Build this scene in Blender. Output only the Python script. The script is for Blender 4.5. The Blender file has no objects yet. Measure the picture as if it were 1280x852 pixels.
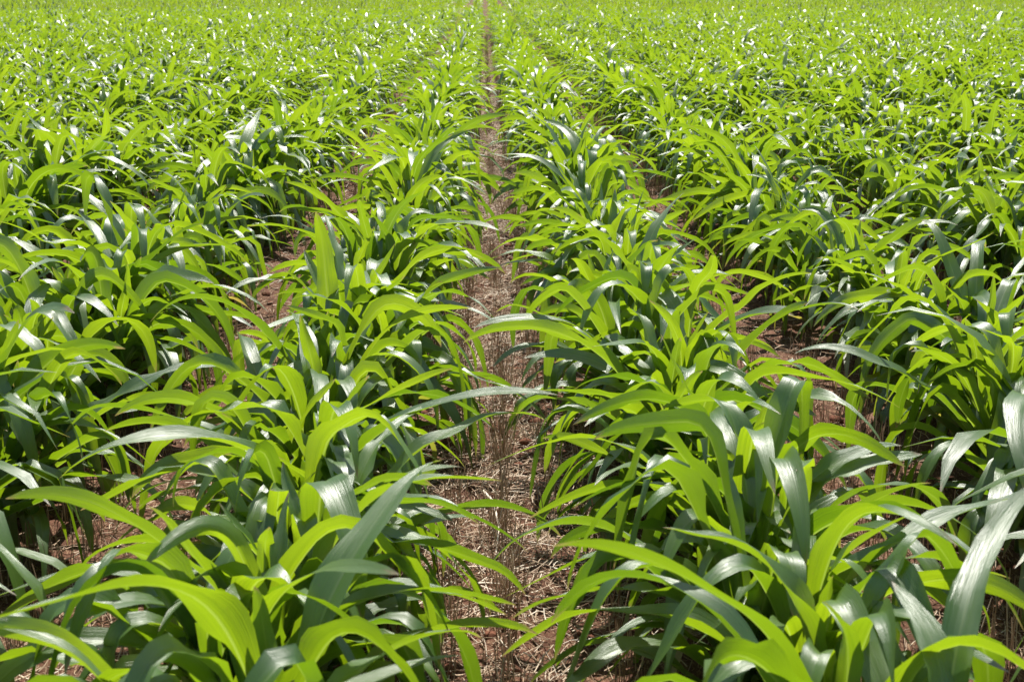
import bpy, math, random
import numpy as np

R = math.radians
random.seed(7)
rng = np.random.default_rng(11)
scene = bpy.context.scene
col = scene.collection

# ------------------------------------------------------------------ camera
CAM_H = 1.35
cam_d = bpy.data.cameras.new('camera')
cam = bpy.data.objects.new('camera', cam_d)
col.objects.link(cam)
cam.location = (0, 0, CAM_H)
cam_d.sensor_width = 36
cam_d.lens = 45
cam_d.clip_start = 0.05
cam_d.clip_end = 3000
PITCH, YAW = 15.6, 1.2
cam.rotation_euler = (R(90 - PITCH), 0, R(-YAW))
cam_d.dof.use_dof = True
cam_d.dof.focus_distance = 4.2
cam_d.dof.aperture_fstop = 9.0
scene.camera = cam

# ------------------------------------------------------------------ light
SUN_EL, SUN_AZ = 62.0, 10.0        # azimuth measured from +Y (ahead) towards +X
world = bpy.data.worlds.new('World')
scene.world = world
world.use_nodes = True
wn = world.node_tree.nodes
wn.clear()
sky = wn.new('ShaderNodeTexSky')
sky.sky_type = 'NISHITA'
sky.sun_disc = False
sky.sun_elevation = R(SUN_EL)
sky.sun_rotation = R(SUN_AZ)
bg = wn.new('ShaderNodeBackground')
bg.inputs['Strength'].default_value = 0.08
wo = wn.new('ShaderNodeOutputWorld')
world.node_tree.links.new(sky.outputs[0], bg.inputs[0])
world.node_tree.links.new(bg.outputs[0], wo.inputs[0])

sun_d = bpy.data.lights.new('sun', 'SUN')
sun_d.energy = 5.0
sun_d.angle = R(0.5)
sun_d.color = (1.0, 0.955, 0.88)
sun = bpy.data.objects.new('sun', sun_d)
col.objects.link(sun)
# lamp shines along its local -Z: tilt it so that the light comes from ahead
sun.rotation_euler = (R(90 - SUN_EL), 0, R(180 - SUN_AZ))
sun.location = (2, 12, 20)

scene.view_settings.view_transform = 'Standard'
scene.view_settings.look = 'None'
scene.view_settings.gamma = 1
scene.view_settings.exposure = 0.82
scene.render.engine = 'CYCLES'
scene.cycles.max_bounces = 8
scene.cycles.transmission_bounces = 6
scene.cycles.diffuse_bounces = 4
scene.cycles.sample_clamp_indirect = 4.0

# ------------------------------------------------------------------ materials
class NT:
    def __init__(self, name):
        self.m = bpy.data.materials.new(name)
        self.m.use_nodes = True
        self.t = self.m.node_tree
        self.t.nodes.clear()
        self.out = self.t.nodes.new('ShaderNodeOutputMaterial')
    def n(self, typ, **kw):
        nd = self.t.nodes.new(typ)
        ins = kw.pop('ins', {})
        for k, v in kw.items():
            setattr(nd, k, v)
        for k, v in ins.items():
            if hasattr(v, 'is_output'):
                self.t.links.new(v, nd.inputs[k])
            else:
                nd.inputs[k].default_value = v
        return nd
    def math(self, op, a, b=0.0, clamp=False):
        nd = self.n('ShaderNodeMath', operation=op, use_clamp=clamp, ins={0: a, 1: b})
        return nd.outputs[0]
    def mix(self, f, a, b):
        nd = self.n('ShaderNodeMix', data_type='RGBA')
        for i, v in ((0, f), (6, a), (7, b)):
            if hasattr(v, 'is_output'):
                self.t.links.new(v, nd.inputs[i])
            else:
                nd.inputs[i].default_value = v if i == 0 else (*v, 1)
        return nd.outputs[2]
    def ramp(self, f, stops):
        nd = self.n('ShaderNodeValToRGB', ins={0: f})
        e = nd.color_ramp.elements
        while len(e) < len(stops):
            e.new(0.5)
        for i, (p, c) in enumerate(stops):
            e[i].position = p
            e[i].color = (*c, 1)
        return nd.outputs[0]


def leaf_material():
    N = NT('maize_leaf')
    at = N.n('ShaderNodeAttribute', attribute_name='leafuv')
    sep = N.n('ShaderNodeSeparateXYZ', ins={0: at.outputs['Vector']})
    u, v, tint = sep.outputs[0], sep.outputs[1], sep.outputs[2]
    au = N.math('ABSOLUTE', u)
    # parallel veins: noise stretched along the blade
    cx = N.n('ShaderNodeCombineXYZ', ins={0: N.math('MULTIPLY', u, 11.0), 1: N.math('MULTIPLY', v, 1.2), 2: N.math('MULTIPLY', tint, 37.0)})
    vein = N.n('ShaderNodeTexNoise', ins={'Vector': cx.outputs[0], 'Scale': 1.6, 'Detail': 3.0, 'Roughness': 0.6}).outputs[0]
    cx2 = N.n('ShaderNodeCombineXYZ', ins={0: N.math('MULTIPLY', u, 2.0), 1: N.math('MULTIPLY', v, 5.0), 2: N.math('MULTIPLY', tint, 91.0)})
    blot = N.n('ShaderNodeTexNoise', ins={'Vector': cx2.outputs[0], 'Scale': 1.0, 'Detail': 4.0}).outputs[0]
    midrib = N.math('SUBTRACT', 1.25, N.math('DIVIDE', au, 0.085), True)
    midrib = N.math('MULTIPLY', midrib, N.math('SUBTRACT', 1.0, v), True)
    # reflected colour
    base = N.mix(tint, (0.048, 0.125, 0.014), (0.092, 0.185, 0.014))
    base = N.mix(N.math('MULTIPLY', N.math('SUBTRACT', blot, 0.35), 1.2, True), base, (0.072, 0.160, 0.020))
    base = N.mix(N.math('MULTIPLY', midrib, 0.8), base, (0.20, 0.27, 0.11))
    # transmitted colour
    tr = N.mix(tint, (0.135, 0.255, 0.005), (0.345, 0.485, 0.009))
    tr = N.mix(N.math('MULTIPLY', N.math('SUBTRACT', vein, 0.42), 2.2, True), tr, (0.17, 0.29, 0.004))
    tr = N.mix(N.math('MULTIPLY', midrib, 0.8), tr, (0.50, 0.64, 0.12))
    pale = N.math('MULTIPLY', N.math('SUBTRACT', 0.22, v), 2.6, True)
    base = N.mix(pale, base, (0.13, 0.21, 0.045))
    tr = N.mix(pale, tr, (0.42, 0.58, 0.03))
    # fine veins, dust specks
    base = N.mix(N.math('MULTIPLY', N.math('SUBTRACT', vein, 0.56), 4.0, True), base, (0.085, 0.17, 0.03))
    cx3 = N.n('ShaderNodeCombineXYZ', ins={0: N.math('MULTIPLY', u, 5.0), 1: N.math('MULTIPLY', v, 60.0), 2: N.math('MULTIPLY', tint, 53.0)})
    spk = N.n('ShaderNodeTexNoise', ins={'Vector': cx3.outputs[0], 'Scale': 1.0, 'Detail': 2.0}).outputs[0]
    speck = N.math('MULTIPLY', N.math('SUBTRACT', spk, 0.70), 9.0, True)
    base = N.mix(speck, base, (0.22, 0.16, 0.08))
    tr = N.mix(speck, tr, (0.20, 0.20, 0.03))
    # dry tips, scorched margins
    dry = N.math('MULTIPLY', N.math('SUBTRACT', N.math('ADD', v, N.math('MULTIPLY', N.math('SUBTRACT', blot, 0.5), 0.20)), 0.955), 22.0, True)
    base = N.mix(dry, base, (0.30, 0.21, 0.10))
    tr = N.mix(dry, tr, (0.38, 0.27, 0.10))
    old = N.math('MULTIPLY', N.math('SUBTRACT', tint, 1.0), 5.0, True)
    base = N.mix(old, base, (0.36, 0.27, 0.11))
    tr = N.mix(old, tr, (0.50, 0.38, 0.08))
    bump = N.n('ShaderNodeBump', ins={'Strength': 0.65, 'Distance': 0.0022, 'Height': vein})
    rough = N.math('ADD', 0.30, N.math('MULTIPLY', blot, 0.20))
    p = N.n('ShaderNodeBsdfPrincipled', ins={'Base Color': base, 'Roughness': rough, 'IOR': 1.88, 'Normal': bump.outputs[0],
                                             'Coat Weight': 0.12, 'Coat Roughness': 0.28, 'Coat IOR': 1.5, 'Specular IOR Level': 1.0})
    t = N.n('ShaderNodeBsdfTranslucent', ins={'Color': tr, 'Normal': bump.outputs[0]})
    mx = N.n('ShaderNodeMixShader', ins={0: 0.50, 1: p.outputs[0], 2: t.outputs[0]})
    N.t.links.new(mx.outputs[0], N.out.inputs[0])
    return N.m


def stalk_material():
    N = NT('maize_stalk')
    tc = N.n('ShaderNodeTexCoord')
    mp = N.n('ShaderNodeMapping', ins={0: tc.outputs['Object'], 3: (90, 90, 9)})
    ns = N.n('ShaderNodeTexNoise', ins={'Vector': mp.outputs[0], 'Scale': 1.0, 'Detail': 3.0}).outputs[0]
    c = N.ramp(ns, [(0.3, (0.10, 0.17, 0.035)), (0.7, (0.17, 0.25, 0.06))])
    p = N.n('ShaderNodeBsdfPrincipled', ins={'Base Color': c, 'Roughness': 0.45})
    t = N.n('ShaderNodeBsdfTranslucent', ins={'Color': (0.35, 0.5, 0.03, 1)})
    mx = N.n('ShaderNodeMixShader', ins={0: 0.22, 1: p.outputs[0], 2: t.outputs[0]})
    N.t.links.new(mx.outputs[0], N.out.inputs[0])
    return N.m


def soil_material():
    N = NT('red_soil')
    geo = N.n('ShaderNodeNewGeometry')
    P = geo.outputs['Position']
    n1 = N.n('ShaderNodeTexNoise', ins={'Vector': P, 'Scale': 3.0, 'Detail': 5.0}).outputs[0]
    n2 = N.n('ShaderNodeTexNoise', ins={'Vector': P, 'Scale': 45.0, 'Detail': 6.0, 'Roughness': 0.65}).outputs[0]
    mp = N.n('ShaderNodeMapping', ins={0: P, 3: (150, 60, 60)})
    n3 = N.n('ShaderNodeTexNoise', ins={'Vector': mp.outputs[0], 'Scale': 1.0, 'Detail': 4.0, 'Distortion': 1.5}).outputs[0]
    c = N.ramp(n2, [(0.25, (0.040, 0.016, 0.010)), (0.55, (0.105, 0.046, 0.028)), (0.8, (0.175, 0.088, 0.056))])
    c = N.mix(N.math('MULTIPLY', N.math('SUBTRACT', n3, 0.52), 6.0, True), c, (0.30, 0.20, 0.12))
    c = N.mix(N.math('MULTIPLY', N.math('SUBTRACT', n1, 0.4), 1.5, True), c, (0.090, 0.046, 0.027))
    b = N.n('ShaderNodeBump', ins={'Strength': 0.8, 'Distance': 0.012, 'Height': n2})
    p = N.n('ShaderNodeBsdfPrincipled', ins={'Base Color': c, 'Roughness': 0.92, 'Specular IOR Level': 0.2, 'Normal': b.outputs[0]})
    N.t.links.new(p.outputs[0], N.out.inputs[0])
    return N.m


def straw_material():
    N = NT('dry_straw')
    at = N.n('ShaderNodeAttribute', attribute_name='tint').outputs['Fac']
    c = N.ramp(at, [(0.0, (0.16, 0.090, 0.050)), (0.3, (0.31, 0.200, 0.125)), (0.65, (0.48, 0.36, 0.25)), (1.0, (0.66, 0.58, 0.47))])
    p = N.n('ShaderNodeBsdfPrincipled', ins={'Base Color': c, 'Roughness': 0.55, 'Specular IOR Level': 0.4})
    N.t.links.new(p.outputs[0], N.out.inputs[0])
    return N.m


def clod_material():
    N = NT('soil_clod')
    geo = N.n('ShaderNodeNewGeometry')
    n2 = N.n('ShaderNodeTexNoise', ins={'Vector': geo.outputs['Position'], 'Scale': 60.0, 'Detail': 5.0}).outputs[0]
    c = N.ramp(n2, [(0.3, (0.075, 0.030, 0.018)), (0.7, (0.200, 0.085, 0.052))])
    b = N.n('ShaderNodeBump', ins={'Strength': 0.7, 'Distance': 0.008, 'Height': n2})
    p = N.n('ShaderNodeBsdfPrincipled', ins={'Base Color': c, 'Roughness': 0.95, 'Specular IOR Level': 0.15, 'Normal': b.outputs[0]})
    N.t.links.new(p.outputs[0], N.out.inputs[0])
    return N.m


M_LEAF, M_STALK, M_SOIL, M_STRAW, M_CLOD = leaf_material(), stalk_material(), soil_material(), straw_material(), clod_material()

# ------------------------------------------------------------------ helpers
def make_mesh(name, V, F, mat, uvt=None, tint=None, smooth=True):
    """V (n,3), F (m,4) or (m,3) int arrays."""
    V = np.ascontiguousarray(V, dtype=np.float32).reshape(-1, 3)
    F = np.ascontiguousarray(F, dtype=np.int32)
    k = F.shape[1]
    me = bpy.data.meshes.new(name)
    me.vertices.add(len(V))
    me.vertices.foreach_set('co', V.ravel())
    me.loops.add(F.size)
    me.loops.foreach_set('vertex_index', F.ravel())
    me.polygons.add(len(F))
    me.polygons.foreach_set('loop_start', np.arange(0, F.size, k, dtype=np.int32))
    if smooth:
        me.polygons.foreach_set('use_smooth', np.ones(len(F), dtype=bool))
    if uvt is not None:
        a = me.attributes.new('leafuv', 'FLOAT_VECTOR', 'POINT')
        a.data.foreach_set('vector', np.ascontiguousarray(uvt, dtype=np.float32).ravel())
    if tint is not None:
        a = me.attributes.new('tint', 'FLOAT', 'POINT')
        a.data.foreach_set('value', np.ascontiguousarray(tint, dtype=np.float32).ravel())
    me.materials.append(mat)
    me.update(calc_edges=True)
    return me


def link(name, data, parent=None):
    o = bpy.data.objects.new(name, data)
    col.objects.link(o)
    if parent is not None:
        o.parent = parent
    return o


def vnoise(x, y, seed=0):
    """smooth value noise, 0..1"""
    xi, yi = np.floor(x).astype(np.int64), np.floor(y).astype(np.int64)
    xf, yf = x - xi, y - yi
    def h(a, b):
        n = (a * 374761393 + b * 668265263 + seed * 982451653) & 0xffffffff
        n = ((n ^ (n >> 13)) * 1274126177) & 0xffffffff
        return ((n ^ (n >> 16)) & 0xffff) / 65535.0
    sx, sy = xf * xf * (3 - 2 * xf), yf * yf * (3 - 2 * yf)
    return ((h(xi, yi) * (1 - sx) + h(xi + 1, yi) * sx) * (1 - sy)
            + (h(xi, yi + 1) * (1 - sx) + h(xi + 1, yi + 1) * sx) * sy)


ROW_S, MID_X = 0.90, 0.055          # row spacing, centre of the bare strip

def ground_z(x, y):
    x = np.asarray(x, dtype=float); y = np.asarray(y, dtype=float)
    d = np.abs(((x - MID_X) / ROW_S) % 1.0 - 0.5) * ROW_S        # distance to the next maize row
    z = 0.030 * np.exp(-(d / 0.13) ** 2)
    z = z + 0.035 * (vnoise(x * 2.3, y * 1.6, 1) - 0.5) + 0.030 * (vnoise(x * 9, y * 8, 2) - 0.5)
    z = z + 0.022 * (vnoise(x * 23, y * 21, 3) - 0.5) * (0.4 + vnoise(x * 3, y * 3, 4))
    fade = np.clip(1 - (np.abs(y) - 30) / 30, 0, 1) * np.clip(1 - (np.abs(x) - 20) / 20, 0, 1)
    return z * fade

# ------------------------------------------------------------------ ground
def build_ground():
    xs = np.concatenate([-np.geomspace(900, 3.6, 60), np.arange(-3.5, 3.5001, 0.025), np.geomspace(3.6, 900, 60)])
    ys = np.concatenate([-np.geomspace(400, 1, 25), np.arange(0.6, 9.0, 0.025), np.geomspace(9.05, 1500, 150)])
    X, Y = np.meshgrid(xs, ys)
    Z = ground_z(X, Y)
    V = np.stack([X, Y, Z], -1).reshape(-1, 3)
    nx, ny = len(xs), len(ys)
    i = np.arange((ny - 1) * (nx - 1))
    a = (i // (nx - 1)) * nx + i % (nx - 1)
    F = np.stack([a, a + 1, a + 1 + nx, a + nx], 1)
    o = link('ground', make_mesh('ground', V, F, M_SOIL))
    o['kind'] = 'structure'
    o['label'] = 'red brown soil of the maize field under dry straw'
build_ground()

# ------------------------------------------------------------------ leaves
def leaf_batch(p, S, K):
    """p: dict of (N,) arrays -> verts (N,S+1,K+1,3), uvt, faces (N*S*K,4)."""
    N = len(p['L'])
    s = np.linspace(0, 1, S + 1)[None, :]                       # along
    g = lambda k: np.asarray(p[k], dtype=float)[:, None]
    q = np.clip((s - (g('s0') - g('sw'))) / (2 * g('sw')), 0, 1)
    fold_q = q * q * (3 - 2 * q)
    th = g('th0') + g('bend') * s ** 2.2 + g('fold') * fold_q + g('wob') * np.sin(s * 9 + g('ph1')) * s
    th = th + g('kink') * (s > g('kp'))
    th = np.minimum(th, 3.02)
    ph = g('az') + g('azc') * s ** 1.5 + 0.10 * np.sin(s * 6 + g('ph2')) * s
    t = np.stack([np.sin(th) * np.cos(ph), np.sin(th) * np.sin(ph), np.cos(th)], -1)   # N,S+1,3
    ds = (g('L') / S)[..., None]
    mid = 0.5 * (t[:, 1:] + t[:, :-1])
    C = np.concatenate([np.zeros((N, 1, 3)), np.cumsum(mid * ds, 1)], 1)
    base = np.stack([p['bx'], p['by'], p['bz']], -1)[:, None, :]
    C = C + base
    b0 = np.stack([-np.sin(ph), np.cos(ph), np.zeros_like(ph)], -1)
    n0 = np.cross(t, b0)
    roll = g('roll0') + g('roll') * s ** 1.3 + 0.34 * np.sin(s * 8 + g('ph2') * 2) * s
    cr, sr = np.cos(roll)[..., None], np.sin(roll)[..., None]
    b = b0 * cr + n0 * sr
    n = n0 * cr - b0 * sr
    # width profile
    w = (0.52 + 0.48 * np.sin(np.clip(s / 0.42, 0, 1) * math.pi / 2)) * np.clip(1 - ((s - 0.40) / 0.62).clip(0, 1) ** 2.1, 0, 1) ** 0.85
    w = w * g('W') * 0.5
    w[:, -1] = 0.0006
    x = np.linspace(-1, 1, K + 1)[None, None, :]
    vf = g('v0') * np.exp(-s / 0.16) + g('v1')
    vf = vf * (1 - 0.55 * fold_q)                                # a blade flattens where it folds over
    vf = vf[..., None]
    ax = np.abs(x)
    wv = w[..., None]
    rip = (np.sin(s[..., None] * g('rf')[..., None] * 2 * math.pi + np.where(x < 0, g('rp1')[..., None], g('rp2')[..., None]))
           * g('ra')[..., None] * ax ** 2 * np.sin(np.clip(s * 1.15, 0, 1) * math.pi)[..., None])
    wv = wv * (1 - (g('nick') * np.exp(-((s - g('nkp')) / 0.03) ** 2))[..., None] * (x * g('nks')[..., None] > 0.6))
    lat = x * wv * np.cos(vf * (0.6 + 0.4 * ax))
    up = ax ** 1.15 * wv * np.sin(vf) + rip - 0.12 * wv * np.exp(-(x / 0.16) ** 2) * (1 - s[..., None])
    P = C[:, :, None, :] + b[:, :, None, :] * lat[..., None] + n[:, :, None, :] * up[..., None]
    uvt = np.empty(P.shape)
    uvt[..., 0] = x
    uvt[..., 1] = s[..., None]
    uvt[..., 2] = np.asarray(p['tint'])[:, None, None]
    m = (S + 1) * (K + 1)
    i = np.arange(S * K)
    a = (i // K) * (K + 1) + i % K
    F1 = np.stack([a, a + 1, a + K + 2, a + K + 1], 1)
    F = (F1[None] + (np.arange(N) * m)[:, None, None]).reshape(-1, 4)
    return P, uvt, F, F1


def plant_params(n, r, scale, az0, height):
    """random leaf parameters of one plant with n leaves (lowest first)."""
    f = np.linspace(0, 1, n)
    k = lambda a, b: r.uniform(a, b, n)
    p = {}
    p['L'] = scale * (0.50 + 0.82 * f - 0.72 * f ** 2) * k(0.72, 1.20) * 1.03
    p['W'] = scale * (0.042 + 0.056 * f - 0.030 * f ** 2) * k(0.88, 1.14)
    p['th0'] = np.radians(58 - 46 * f) + r.normal(0, 0.07, n)
    p['th0'] = np.maximum(p['th0'], 0.10)
    p['bend'] = np.radians(108 - 52 * f) * k(0.6, 1.25)
    sharp = r.random(n) < 0.58
    p['fold'] = np.where(sharp, np.radians(k(70, 125)), np.radians(k(5, 45))) * (0.65 + 0.35 * np.sin(f * math.pi))
    p['s0'] = np.where(sharp, k(0.34, 0.68), k(0.35, 0.65))
    p['sw'] = np.where(sharp, k(0.05, 0.13), k(0.2, 0.35))
    p['wob'] = r.normal(0, 0.16, n)
    p['kink'] = np.where(r.random(n) < 0.30, r.normal(0.25, 0.4, n), 0.0)
    p['kp'] = k(0.45, 0.9)
    p['ph1'], p['ph2'] = k(0, 6.28), k(0, 6.28)
    p['az'] = az0 + math.pi * (np.arange(n) % 2) + r.normal(0, 0.30, n)
    p['azc'] = r.normal(0, 0.42, n)
    away = (np.sin(p['az']) > 0.25) & (r.random(n) < 0.5)        # the wind lays the blades towards the near end
    p['az'] = np.where(away, -p['az'], p['az'])
    p['azc'] = p['azc'] - 0.05 * np.cos(p['az'])
    over = (r.random(n) < 0.22) & (f > 0.35)                     # blades that fold over with the wind
    p['az'] = np.where(over, -math.pi / 2 + 0.25 + r.normal(0, 0.55, n), p['az'])
    p['fold'] = np.where(over, np.radians(k(65, 118)), p['fold'])
    p['sw'] = np.where(over, k(0.10, 0.24), p['sw'])
    p['s0'] = np.where(over, k(0.52, 0.80), p['s0'])
    p['bend'] = np.where(over, p['bend'] * 0.5, p['bend'])
    p['th0'] = np.where(over, p['th0'] * 0.7, p['th0'])
    p['L'] = np.where(over, p['L'] * 0.85, p['L'])
    p['roll0'] = r.normal(0, 0.08, n) - 0.16 * np.cos(p['az'])
    p['roll'] = r.normal(0, 0.60, n) - 0.72 * np.cos(p['az'])     # blades turn their face to the sun
    p['v0'] = k(0.65, 1.0)
    p['v1'] = k(0.22, 0.75)
    p['rf'] = k(2.0, 5.5)
    p['rp1'], p['rp2'] = k(0, 6.28), k(0, 6.28)
    p['ra'] = k(0.004, 0.016) * scale
    p['tint'] = np.clip(0.22 + 0.45 * f + r.normal(0, 0.27, n), 0, 1)
    if r.random() < 0.40:
        p['tint'][0] = 1.0 + r.uniform(0.03, 0.2)                # lowest leaf yellowing or dried
    p['nick'] = np.where(r.random(n) < 0.30, k(0.15, 0.5), 0.0)
    p['nkp'] = k(0.25, 0.9)
    p['nks'] = np.where(r.random(n) < 0.5, -1.0, 1.0)
    hz = height * (0.16 + 0.84 * f ** 0.9)
    rad = 0.010 * scale
    p['bx'] = np.cos(p['az']) * rad
    p['by'] = np.sin(p['az']) * rad
    p['bz'] = hz
    # innermost leaves: upright, still rolled
    p['th0'][-1] = abs(r.normal(0.07, 0.05)); p['fold'][-1] *= 0.35; p['bend'][-1] *= 0.35
    p['L'][-1] *= 0.66; p['v0'][-1] = 1.15; p['v1'][-1] = 0.75; p['W'][-1] *= 0.72
    p['bx'][-1] = p['by'][-1] = 0
    return p


def tube(pts, rads, k, close=True):
    pts = np.asarray(pts, float); rads = np.asarray(rads, float)
    a = np.arange(k) * 2 * math.pi / k
    ring = np.stack([np.cos(a), np.sin(a), 0 * a], 1)
    V = (pts[:, None, :] + ring[None] * rads[:, None, None]).reshape(-1, 3)
    i = np.arange((len(pts) - 1) * k)
    j, c = i // k, i % k
    F = np.stack([j * k + c, j * k + (c + 1) % k, (j + 1) * k + (c + 1) % k, (j + 1) * k + c], 1)
    return V, F


def stalk_mesh(height, scale, k):
    zs, rs = [], []
    nn = 5
    for i in range(nn):
        z0, z1 = height * i / nn, height * (i + 1) / nn
        r0 = 0.0135 * scale * (1 - 0.45 * i / nn)
        zs += [z0, z0 + 0.006, z1 - 0.004]
        rs += [r0 * 1.10, r0 * 0.95, r0 * 0.97]
    zs.append(height); rs.append(0.004)
    zs[0] = -0.05
    pts = np.zeros((len(zs), 3)); pts[:, 2] = zs
    V, F = tube(pts, rs, k)
    return make_mesh('stalk', V, F, M_STALK)


def sheath_mesh(z0, z1, az, r0, r1):
    a = az + np.linspace(-2.5, 2.5, 8)
    V, n = [], 8
    for j, f in enumerate((0, 0.5, 1)):
        r = r0 + (r1 - r0) * f
        V.append(np.stack([np.cos(a) * r, np.sin(a) * r, np.full(n, z0 + (z1 - z0) * f)], 1))
    V = np.concatenate(V)
    i = np.arange(2 * (n - 1)); j, c = i // (n - 1), i % (n - 1)
    F = np.stack([j * n + c, j * n + c + 1, (j + 1) * n + c + 1, (j + 1) * n + c], 1)
    uvt = np.zeros((len(V), 3)); uvt[:, 0] = np.tile(np.linspace(-1, 1, n), 3); uvt[:, 1] = 0.3; uvt[:, 2] = 0.6
    return make_mesh('sheath', V, F, M_LEAF, uvt=uvt)

# ------------------------------------------------------------------ where the plants stand
F_PX = 45 / 36 * 1280
def project(x, y, z):
    """pixel of a point in the 1280 x 852 frame."""
    cy, sy = math.cos(R(YAW)), math.sin(R(YAW))
    cp, sp = math.cos(R(PITCH)), math.sin(R(PITCH))
    zz = z - CAM_H
    xr = x * cy - y * sy
    yr = x * sy + y * cy
    d = yr * cp - zz * sp
    v = yr * sp + zz * cp
    return 640 + F_PX * xr / d, 426 - F_PX * v / d, d

plants = []                                             # (distance, row, x, y)
for row in range(-60, 60):
    rx = MID_X + (row + 0.5) * ROW_S
    y = 1.02 + rng.uniform(0, 0.17)
    while y < 110:
        if abs(rx) < y * 0.42 + 1.1:
            gap = rng.random() < 0.03
            if not gap:
                plants.append((math.hypot(rx, y), row, rx + (float(np.clip(rng.normal(0, 0.06), -0.14, 0.14)) if row not in (-1, 0) or y > 9 else float(np.clip(rng.normal(0, 0.05), -0.1, 0.1))), y))
        y += max(0.04, rng.normal(0.078, 0.028)) * (1.0 if y < 50 else 2.8)
plants.sort()

def in_view(x, y):
    for z in (0.1, 0.35, 0.55):
        px, py, d = project(x, y, z)
        if d > 0.2 and -20 < px < 1300 and -20 < py < 880:
            return True
    return False

ORD1 = ['', 'first', 'second', 'third', 'fourth', 'fifth', 'sixth', 'seventh', 'eighth', 'ninth', 'tenth', 'eleventh', 'twelfth',
        'thirteenth', 'fourteenth', 'fifteenth', 'sixteenth', 'seventeenth', 'eighteenth', 'nineteenth']
TENS = {2: ('twenty', 'twentieth'), 3: ('thirty', 'thirtieth'), 4: ('forty', 'fortieth'), 5: ('fifty', 'fiftieth'),
        6: ('sixty', 'sixtieth'), 7: ('seventy', 'seventieth'), 8: ('eighty', 'eightieth'), 9: ('ninety', 'ninetieth')}
def ordinal(n):
    if n < 20:
        return ORD1[n]
    return TENS[n // 10][1] if n % 10 == 0 else TENS[n // 10][0] + '-' + ORD1[n % 10]

near, far = [], []
for pl in plants:
    if len(near) < 300 and in_view(pl[2], pl[3]):
        near.append(pl)
    else:
        far.append(pl)

count_in_row = {}
# blades that stand out in the photograph: row, distance, azimuth, rise, fold, where it folds, length, width
STANDOUT = [(0, 2.02, -88, 9, 128, 0.68, 0.42, 0.066), (-1, 2.70, -84, 8, 125, 0.68, 0.42, 0.058),
            (-1, 2.08, -100, 12, 120, 0.68, 0.37, 0.056), (-1, 2.16, -76, 12, 120, 0.68, 0.39, 0.056),
            (-1, 3.67, -98, 3, 6, 0.85, 0.60, 0.078), (0, 2.35, 172, 38, 62, 0.50, 0.66, 0.050),
            (0, 2.60, 178, 36, 66, 0.52, 0.64, 0.048), (0, 2.05, 8, 40, 60, 0.55, 0.62, 0.056),
            (-1, 2.45, 176, 34, 70, 0.50, 0.62, 0.056), (-1, 2.10, 184, 36, 72, 0.48, 0.66, 0.060),
            (0, 3.10, 4, 38, 75, 0.55, 0.64, 0.048), (-1, 3.00, 2, 36, 78, 0.52, 0.60, 0.046),
            (-1, 1.78, 8, 40, 62, 0.55, 0.62, 0.056), (0, 1.80, 170, 44, 58, 0.50, 0.64, 0.054), (-1, 1.95, 14, 44, 66, 0.50, 0.56, 0.050),
            (0, 2.20, 184, 44, 62, 0.50, 0.60, 0.048), (-2, 3.60, -85, 10, 125, 0.66, 0.42, 0.060), (1, 3.90, -95, 10, 125, 0.66, 0.42, 0.060)]
standout_of = {}
for h in STANDOUT:
    best = min((q for q in near if q[1] == h[0]), key=lambda q: abs(q[3] - h[1]))
    standout_of.setdefault(best, []).append(h)
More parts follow.
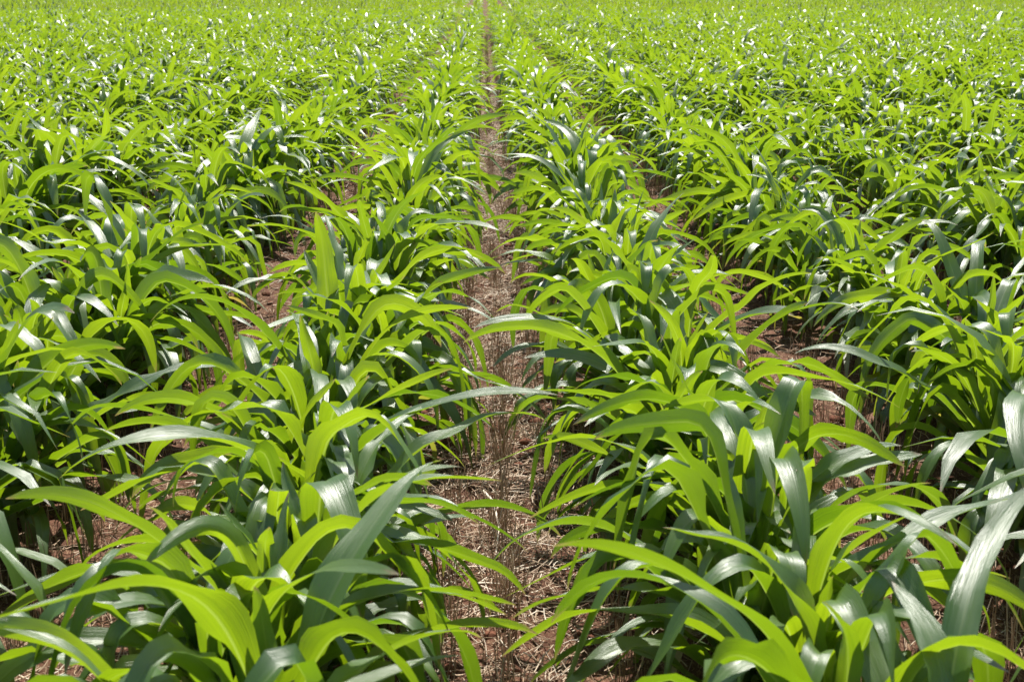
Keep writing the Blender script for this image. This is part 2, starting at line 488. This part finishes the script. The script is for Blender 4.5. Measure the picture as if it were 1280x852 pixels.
def build_plant(pl):
    dist, row, x, y = pl
    seed = int(abs(row) * 100003 + y * 1000) % (2 ** 31)
    r = np.random.default_rng(seed + (17 if row < 0 else 0))
    lush = 0.645 + 0.20 * vnoise(np.array([x * 0.8]), np.array([y * 0.7]), 9)[0]
    scale = lush * r.uniform(0.88, 1.14)
    height = 0.25 * scale * r.uniform(0.85, 1.15)
    n = int(r.integers(12, 15))
    az0 = r.normal(0, 0.8) + (0 if r.random() < 0.5 else math.pi)
    p = plant_params(n, r, scale, az0, height)
    for j, h in enumerate(standout_of.get(pl, [])):
        i = n - 3 - 2 * j
        for key, val in (('az', R(h[2])), ('th0', R(h[3])), ('fold', R(h[4])), ('s0', h[5]), ('L', h[6] * 0.92), ('W', h[7] * 0.94), ('bend', R(14 if h[4] > 20 else 5)),
                         ('sw', 0.17 if h[4] > 100 else 0.30), ('roll', -0.95 * math.cos(R(h[2]))), ('azc', 0.05), ('kink', 0.0)):
            p[key][i] = val
        p['bx'][i], p['by'][i] = math.cos(R(h[2])) * 0.008, math.sin(R(h[2])) * 0.008
    S, K = (22, 6) if dist < 4.2 else ((16, 4) if dist < 6 else (11, 4))
    P, uvt, F, F1 = leaf_batch(p, S, K)
    root = link('maize_plant', None)
    root.empty_display_size = 0.1
    root.location = (x, y, float(ground_z(x, y)))
    root.rotation_euler = (r.normal(0.07, 0.06), r.normal(0, 0.06), 0)
    link('stalk', stalk_mesh(height, scale, 8 if dist < 5 else 6), root)
    for i in range(n):
        me = make_mesh('leaf', P[i].reshape(-1, 3), F1, M_LEAF, uvt=uvt[i].reshape(-1, 3))
        lf = link('leaf' if i < n - 1 else 'whorl_leaf', me, root)
        if dist < 4.2 and i < n - 1:
            z1 = p['bz'][i]; z0 = max(0.0, z1 - 0.07)
            fr = z0 / max(height, 0.01)
            link('sheath', sheath_mesh(z0, z1 + 0.004, p['az'][i], 0.0150 * scale * (1 - 0.42 * fr), 0.0150 * scale * (1 - 0.30 * fr)), lf)
    k = count_in_row[row] = count_in_row.get(row, 0) + 1
    nrow = row + 1 if row >= 0 else -row
    side = 'right' if row >= 0 else 'left'
    top = P[..., 2].max()
    nfold = int(((p['fold'] > 1.2) & (p['sw'] < 0.14)).sum())
    look = ('tall' if top > 0.52 else 'low' if top < 0.40 else 'young')
    look2 = 'with folded leaves' if nfold >= 4 else 'with arching leaves'
    root['label'] = f'{look} green maize plant, {ordinal(k)} from the front in {ordinal(nrow)} row {side} of middle strip'
    root['category'] = 'maize plant'
    root['group'] = 'maize plants in the nearer rows'

for pl in near:
    build_plant(pl)

# ------------------------------------------------------------------ the rest of the field: one mass
def build_far():
    Vs, Us, Fs, off = [], [], [], 0
    bands = [(0, 16, 11, 7, 2), (16, 28, 8, 4, 2), (28, 50, 6, 3, 1), (50, 200, 3, 2, 1)]
    for d0, d1, n, S, K in bands:
        sel = [p for p in far if d0 <= p[0] < d1]
        if not sel:
            continue
        allp = None
        for dist, row, x, y in sel:
            lush = 0.645 + 0.20 * vnoise(np.array([x * 0.8]), np.array([y * 0.7]), 9)[0]
            scale = lush * rng.uniform(0.90, 1.12)
            height = 0.25 * scale * rng.uniform(0.85, 1.15)
            az0 = rng.normal(0, 0.8) + (0 if rng.random() < 0.5 else math.pi)
            p = plant_params(n, rng, scale, az0, height)
            p['roll'] *= 0.25
            if n < 8:
                p['W'] *= 1.3 if n > 4 else 1.9
                p['L'] *= 1.08
            p['bx'] = p['bx'] + x; p['by'] = p['by'] + y; p['bz'] = p['bz'] + float(ground_z(x, y)) if dist < 20 else p['bz']
            if allp is None:
                allp = {k: [v] for k, v in p.items()}
            else:
                for k, v in p.items():
                    allp[k].append(v)
        allp = {k: np.concatenate(v) for k, v in allp.items()}
        P, uvt, F, _ = leaf_batch(allp, S, K)
        Vs.append(P.reshape(-1, 3)); Us.append(uvt.reshape(-1, 3)); Fs.append(F + off)
        off += P.size // 3
    o = link('maize_crop', make_mesh('maize_crop', np.concatenate(Vs), np.concatenate(Fs), M_LEAF, uvt=np.concatenate(Us)))
    o['kind'] = 'stuff'
    o['label'] = 'dense mass of bright green maize filling the far field'
    o['category'] = 'maize'
build_far()

# ------------------------------------------------------------------ straw, stubble, clods
def straws(P0, D, L, rad, curl, tint, seg=2):
    """thin three sided stalks: P0 (N,3) start, D (N,3) unit direction, L, rad (N,)"""
    N = len(P0)
    side = np.cross(D, np.array([0.0, 0.0, 1.0])); ln = np.linalg.norm(side, axis=1, keepdims=True)
    side = np.where(ln < 1e-3, np.array([[1.0, 0, 0]]), side / np.maximum(ln, 1e-6))
    up = np.cross(side, D)
    rings = []
    for j in range(seg + 1):
        f = j / seg
        c = P0 + D * (L * f)[:, None] + (side * curl[:, :1] + up * curl[:, 1:2]) * (np.sin(f * math.pi) * L)[:, None]
        rr = rad * (1 - 0.3 * f)
        for a in (0, 2.094, 4.189):
            rings.append(c + (side * math.cos(a) + up * math.sin(a)) * rr[:, None])
    V = np.stack(rings, 1)                                # N, 3*(seg+1), 3
    m = 3 * (seg + 1)
    F1 = []
    for j in range(seg):
        for c in range(3):
            F1.append((j * 3 + c, j * 3 + (c + 1) % 3, j * 3 + 3 + (c + 1) % 3, j * 3 + 3 + c))
    F = (np.array(F1)[None] + (np.arange(N) * m)[:, None, None]).reshape(-1, 4)
    return V.reshape(-1, 3), F, np.repeat(tint, m)


def build_litter():
    N = 78000
    y = 1.6 + rng.random(N) ** 1.7 * 12
    gap = np.round(rng.normal(0, 1.0, N)) * ROW_S
    gap = np.where(rng.random(N) < 0.45, 0, gap)
    x = MID_X + gap + rng.normal(0, 0.21, N)
    y = np.where(gap == 0, y + rng.random(N) ** 3 * 18, y)
    keep = (vnoise(x * 5, y * 4, 21) + 0.45 * vnoise(x * 17, y * 15, 22)) > rng.random(N) * 0.9
    x, y = x[keep], y[keep]; N = len(x)
    a = rng.normal(math.pi / 2, 1.0, N)
    tilt = rng.normal(0.03, 0.16, N)
    D = np.stack([np.cos(a) * np.cos(tilt), np.sin(a) * np.cos(tilt), np.sin(tilt)], 1)
    L = rng.gamma(2.2, 0.016, N) + 0.015
    P0 = np.stack([x, y, ground_z(x, y) + 0.004 + rng.random(N) * 0.010 - np.minimum(0, np.sin(tilt) * L)], 1)
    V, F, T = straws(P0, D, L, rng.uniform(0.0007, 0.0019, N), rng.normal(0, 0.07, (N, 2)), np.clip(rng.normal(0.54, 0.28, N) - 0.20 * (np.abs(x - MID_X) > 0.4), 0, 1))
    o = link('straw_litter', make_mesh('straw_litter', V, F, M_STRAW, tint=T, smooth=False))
    o['kind'] = 'stuff'
    o['label'] = 'pale broken straw scattered over the red soil between the rows'
    o['category'] = 'straw'


def stubble_arrays(cx, cy, n, hmin=0.05, hmax=0.15, spread=0.014, lean=0.14):
    N = len(cx) * n
    x = np.repeat(cx, n) + rng.normal(0, spread, N); y = np.repeat(cy, n) + rng.normal(0, spread * 1.5, N)
    D = np.stack([rng.normal(0, lean, N), rng.normal(0, lean, N), np.ones(N)], 1)
    D /= np.linalg.norm(D, axis=1, keepdims=True)
    P0 = np.stack([x, y, ground_z(x, y) - 0.01], 1)
    return straws(P0, D, rng.uniform(hmin, hmax, N), rng.uniform(0.0010, 0.0019, N), rng.normal(0, 0.04, (N, 2)),
                  np.clip(rng.normal(0.42, 0.22, N), 0, 1), seg=1)


def build_stubble():
    cx, cy = [], []
    for g in range(-2, 3):
        for l in (-0.215, -0.085, 0.035, 0.16, 0.27):
            y = 1.7
            while y < (34 if g == 0 else 14):
                if vnoise(np.array([g * 7.7 + l * 30]), np.array([y * 1.3]), 31)[0] > (0.30 if g == 0 else 0.45):
                    cx.append(MID_X + g * ROW_S + l - 0.05 + rng.normal(0, 0.008)); cy.append(y)
                y += rng.uniform(0.03, 0.09) * (1 if y < 14 else 1.6)
    V, F, T = stubble_arrays(np.array(cx), np.array(cy), 5)
    o = link('straw_stubble', make_mesh('straw_stubble', V, F, M_STRAW, tint=T, smooth=False))
    o['kind'] = 'stuff'
    o['label'] = 'dry brown stubble standing in thin lines between the rows'
    o['category'] = 'stubble'


def build_clods():
    import bmesh
    bm = bmesh.new()
    bmesh.ops.create_icosphere(bm, subdivisions=1, radius=1.0)
    v0 = np.array([v.co[:] for v in bm.verts]); f0 = np.array([[v.index for v in f.verts] for f in bm.faces])
    bm.free()
    N = 2600
    y = 1.6 + rng.random(N) ** 1.4 * 9
    x = MID_X + np.round(rng.normal(0, 1.1, N)) * ROW_S + rng.normal(0, 0.24, N)
    r = np.clip(rng.lognormal(-4.8, 0.5, N), 0.004, 0.026)
    V = v0[None] * (1 + rng.normal(0, 0.17, (N, len(v0), 1)))
    V = V * (r[:, None] * rng.uniform(0.7, 1.3, (N, 3)))[:, None, :]
    V[..., 2] *= 0.7
    V = V + np.stack([x, y, ground_z(x, y) + r * 0.25], 1)[:, None, :]
    F = (f0[None] + (np.arange(N) * len(v0))[:, None, None]).reshape(-1, 3)
    o = link('soil_clods', make_mesh('soil_clods', V, F, M_CLOD, smooth=False))
    o['kind'] = 'stuff'
    o['label'] = 'crumbly red clods of soil lying between the maize rows'
    o['category'] = 'soil'

build_litter()
build_stubble()
build_clods()

# ------------------------------------------------------------------ tufts and stalks that stand out in the bare strip
ORDER = ['nearest', 'second nearest', 'third nearest', 'fourth nearest', 'fifth nearest', 'farthest']
for i, (dx, y) in enumerate([(-0.015, 2.62), (-0.03, 2.98), (-0.02, 3.50), (0.02, 4.06), (-0.03, 6.05), (0.06, 7.50)]):
    V, F, T = stubble_arrays(np.array([0.0]), np.array([0.0]), 34, 0.09, 0.21, 0.020, 0.20)
    x = MID_X + dx
    V[:, 2] -= float(ground_z(0.0, 0.0))
    o = link('stubble_tuft', make_mesh('stubble_tuft', V, F, M_STRAW, tint=np.clip(T + 0.12, 0, 1), smooth=False))
    o.location = (x, y, float(ground_z(x, y)))
    o['label'] = f'{ORDER[i]} thick tuft of dry stubble standing in the bare middle strip'
    o['category'] = 'stubble tuft'
    o['group'] = 'thick stubble tufts in the middle strip'


def dry_stalk(pts, rad, label):
    """a pale weathered stalk lying on the ground, bent through pts (x, y, height over soil)."""
    P = np.array([(px, py, float(ground_z(px, py)) + h) for px, py, h in pts])
    t = np.linspace(0, len(P) - 1, 13)
    i0 = np.clip(t.astype(int), 0, len(P) - 2)
    f = (t - i0)[:, None]; f = f * f * (3 - 2 * f)
    C = P[i0] * (1 - f) + P[i0 + 1] * f
    base = C[0].copy(); C = C - base
    D = np.gradient(C, axis=0); D /= np.linalg.norm(D, axis=1, keepdims=True)
    side = np.cross(D, (0, 0, 1.0)); side /= np.maximum(np.linalg.norm(side, axis=1, keepdims=True), 1e-5)
    up = np.cross(side, D)
    k = 6
    a = np.arange(k) * 2 * math.pi / k
    rr = rad * np.linspace(1, 0.55, len(C)) * (1 + 0.12 * np.sin(np.arange(len(C)) * 2.1))
    V = C[:, None] + (side[:, None] * np.cos(a)[None, :, None] + up[:, None] * np.sin(a)[None, :, None]) * rr[:, None, None]
    i = np.arange((len(C) - 1) * k); j, c = i // k, i % k
    F = np.stack([j * k + c, j * k + (c + 1) % k, (j + 1) * k + (c + 1) % k, (j + 1) * k + c], 1)
    o = link('dry_stalk', make_mesh('dry_stalk', V.reshape(-1, 3), F, M_STRAW, tint=np.full(V.size // 3, 0.97)))
    o.location = base
    o['label'] = label
    o['category'] = 'dry stalk'
    o['group'] = 'pale dry stalks lying between the rows'

dry_stalk([(-0.01, 3.22, 0.02), (0.015, 3.10, 0.05), (0.03, 2.98, 0.03), (0.02, 2.86, 0.012)], 0.0042, 'pale bent dry stalk lying in the middle strip between the two front rows')
dry_stalk([(0.88, 4.42, 0.09), (0.91, 4.30, 0.06), (0.95, 4.22, 0.03), (1.02, 4.18, 0.012)], 0.0042, 'pale drooping dry stalk on the straw right of the first right row')
dry_stalk([(-0.72, 2.72, 0.01), (-0.80, 2.66, 0.02), (-0.90, 2.58, 0.015)], 0.0035, 'pale dry stalk on red soil left of the first left row')
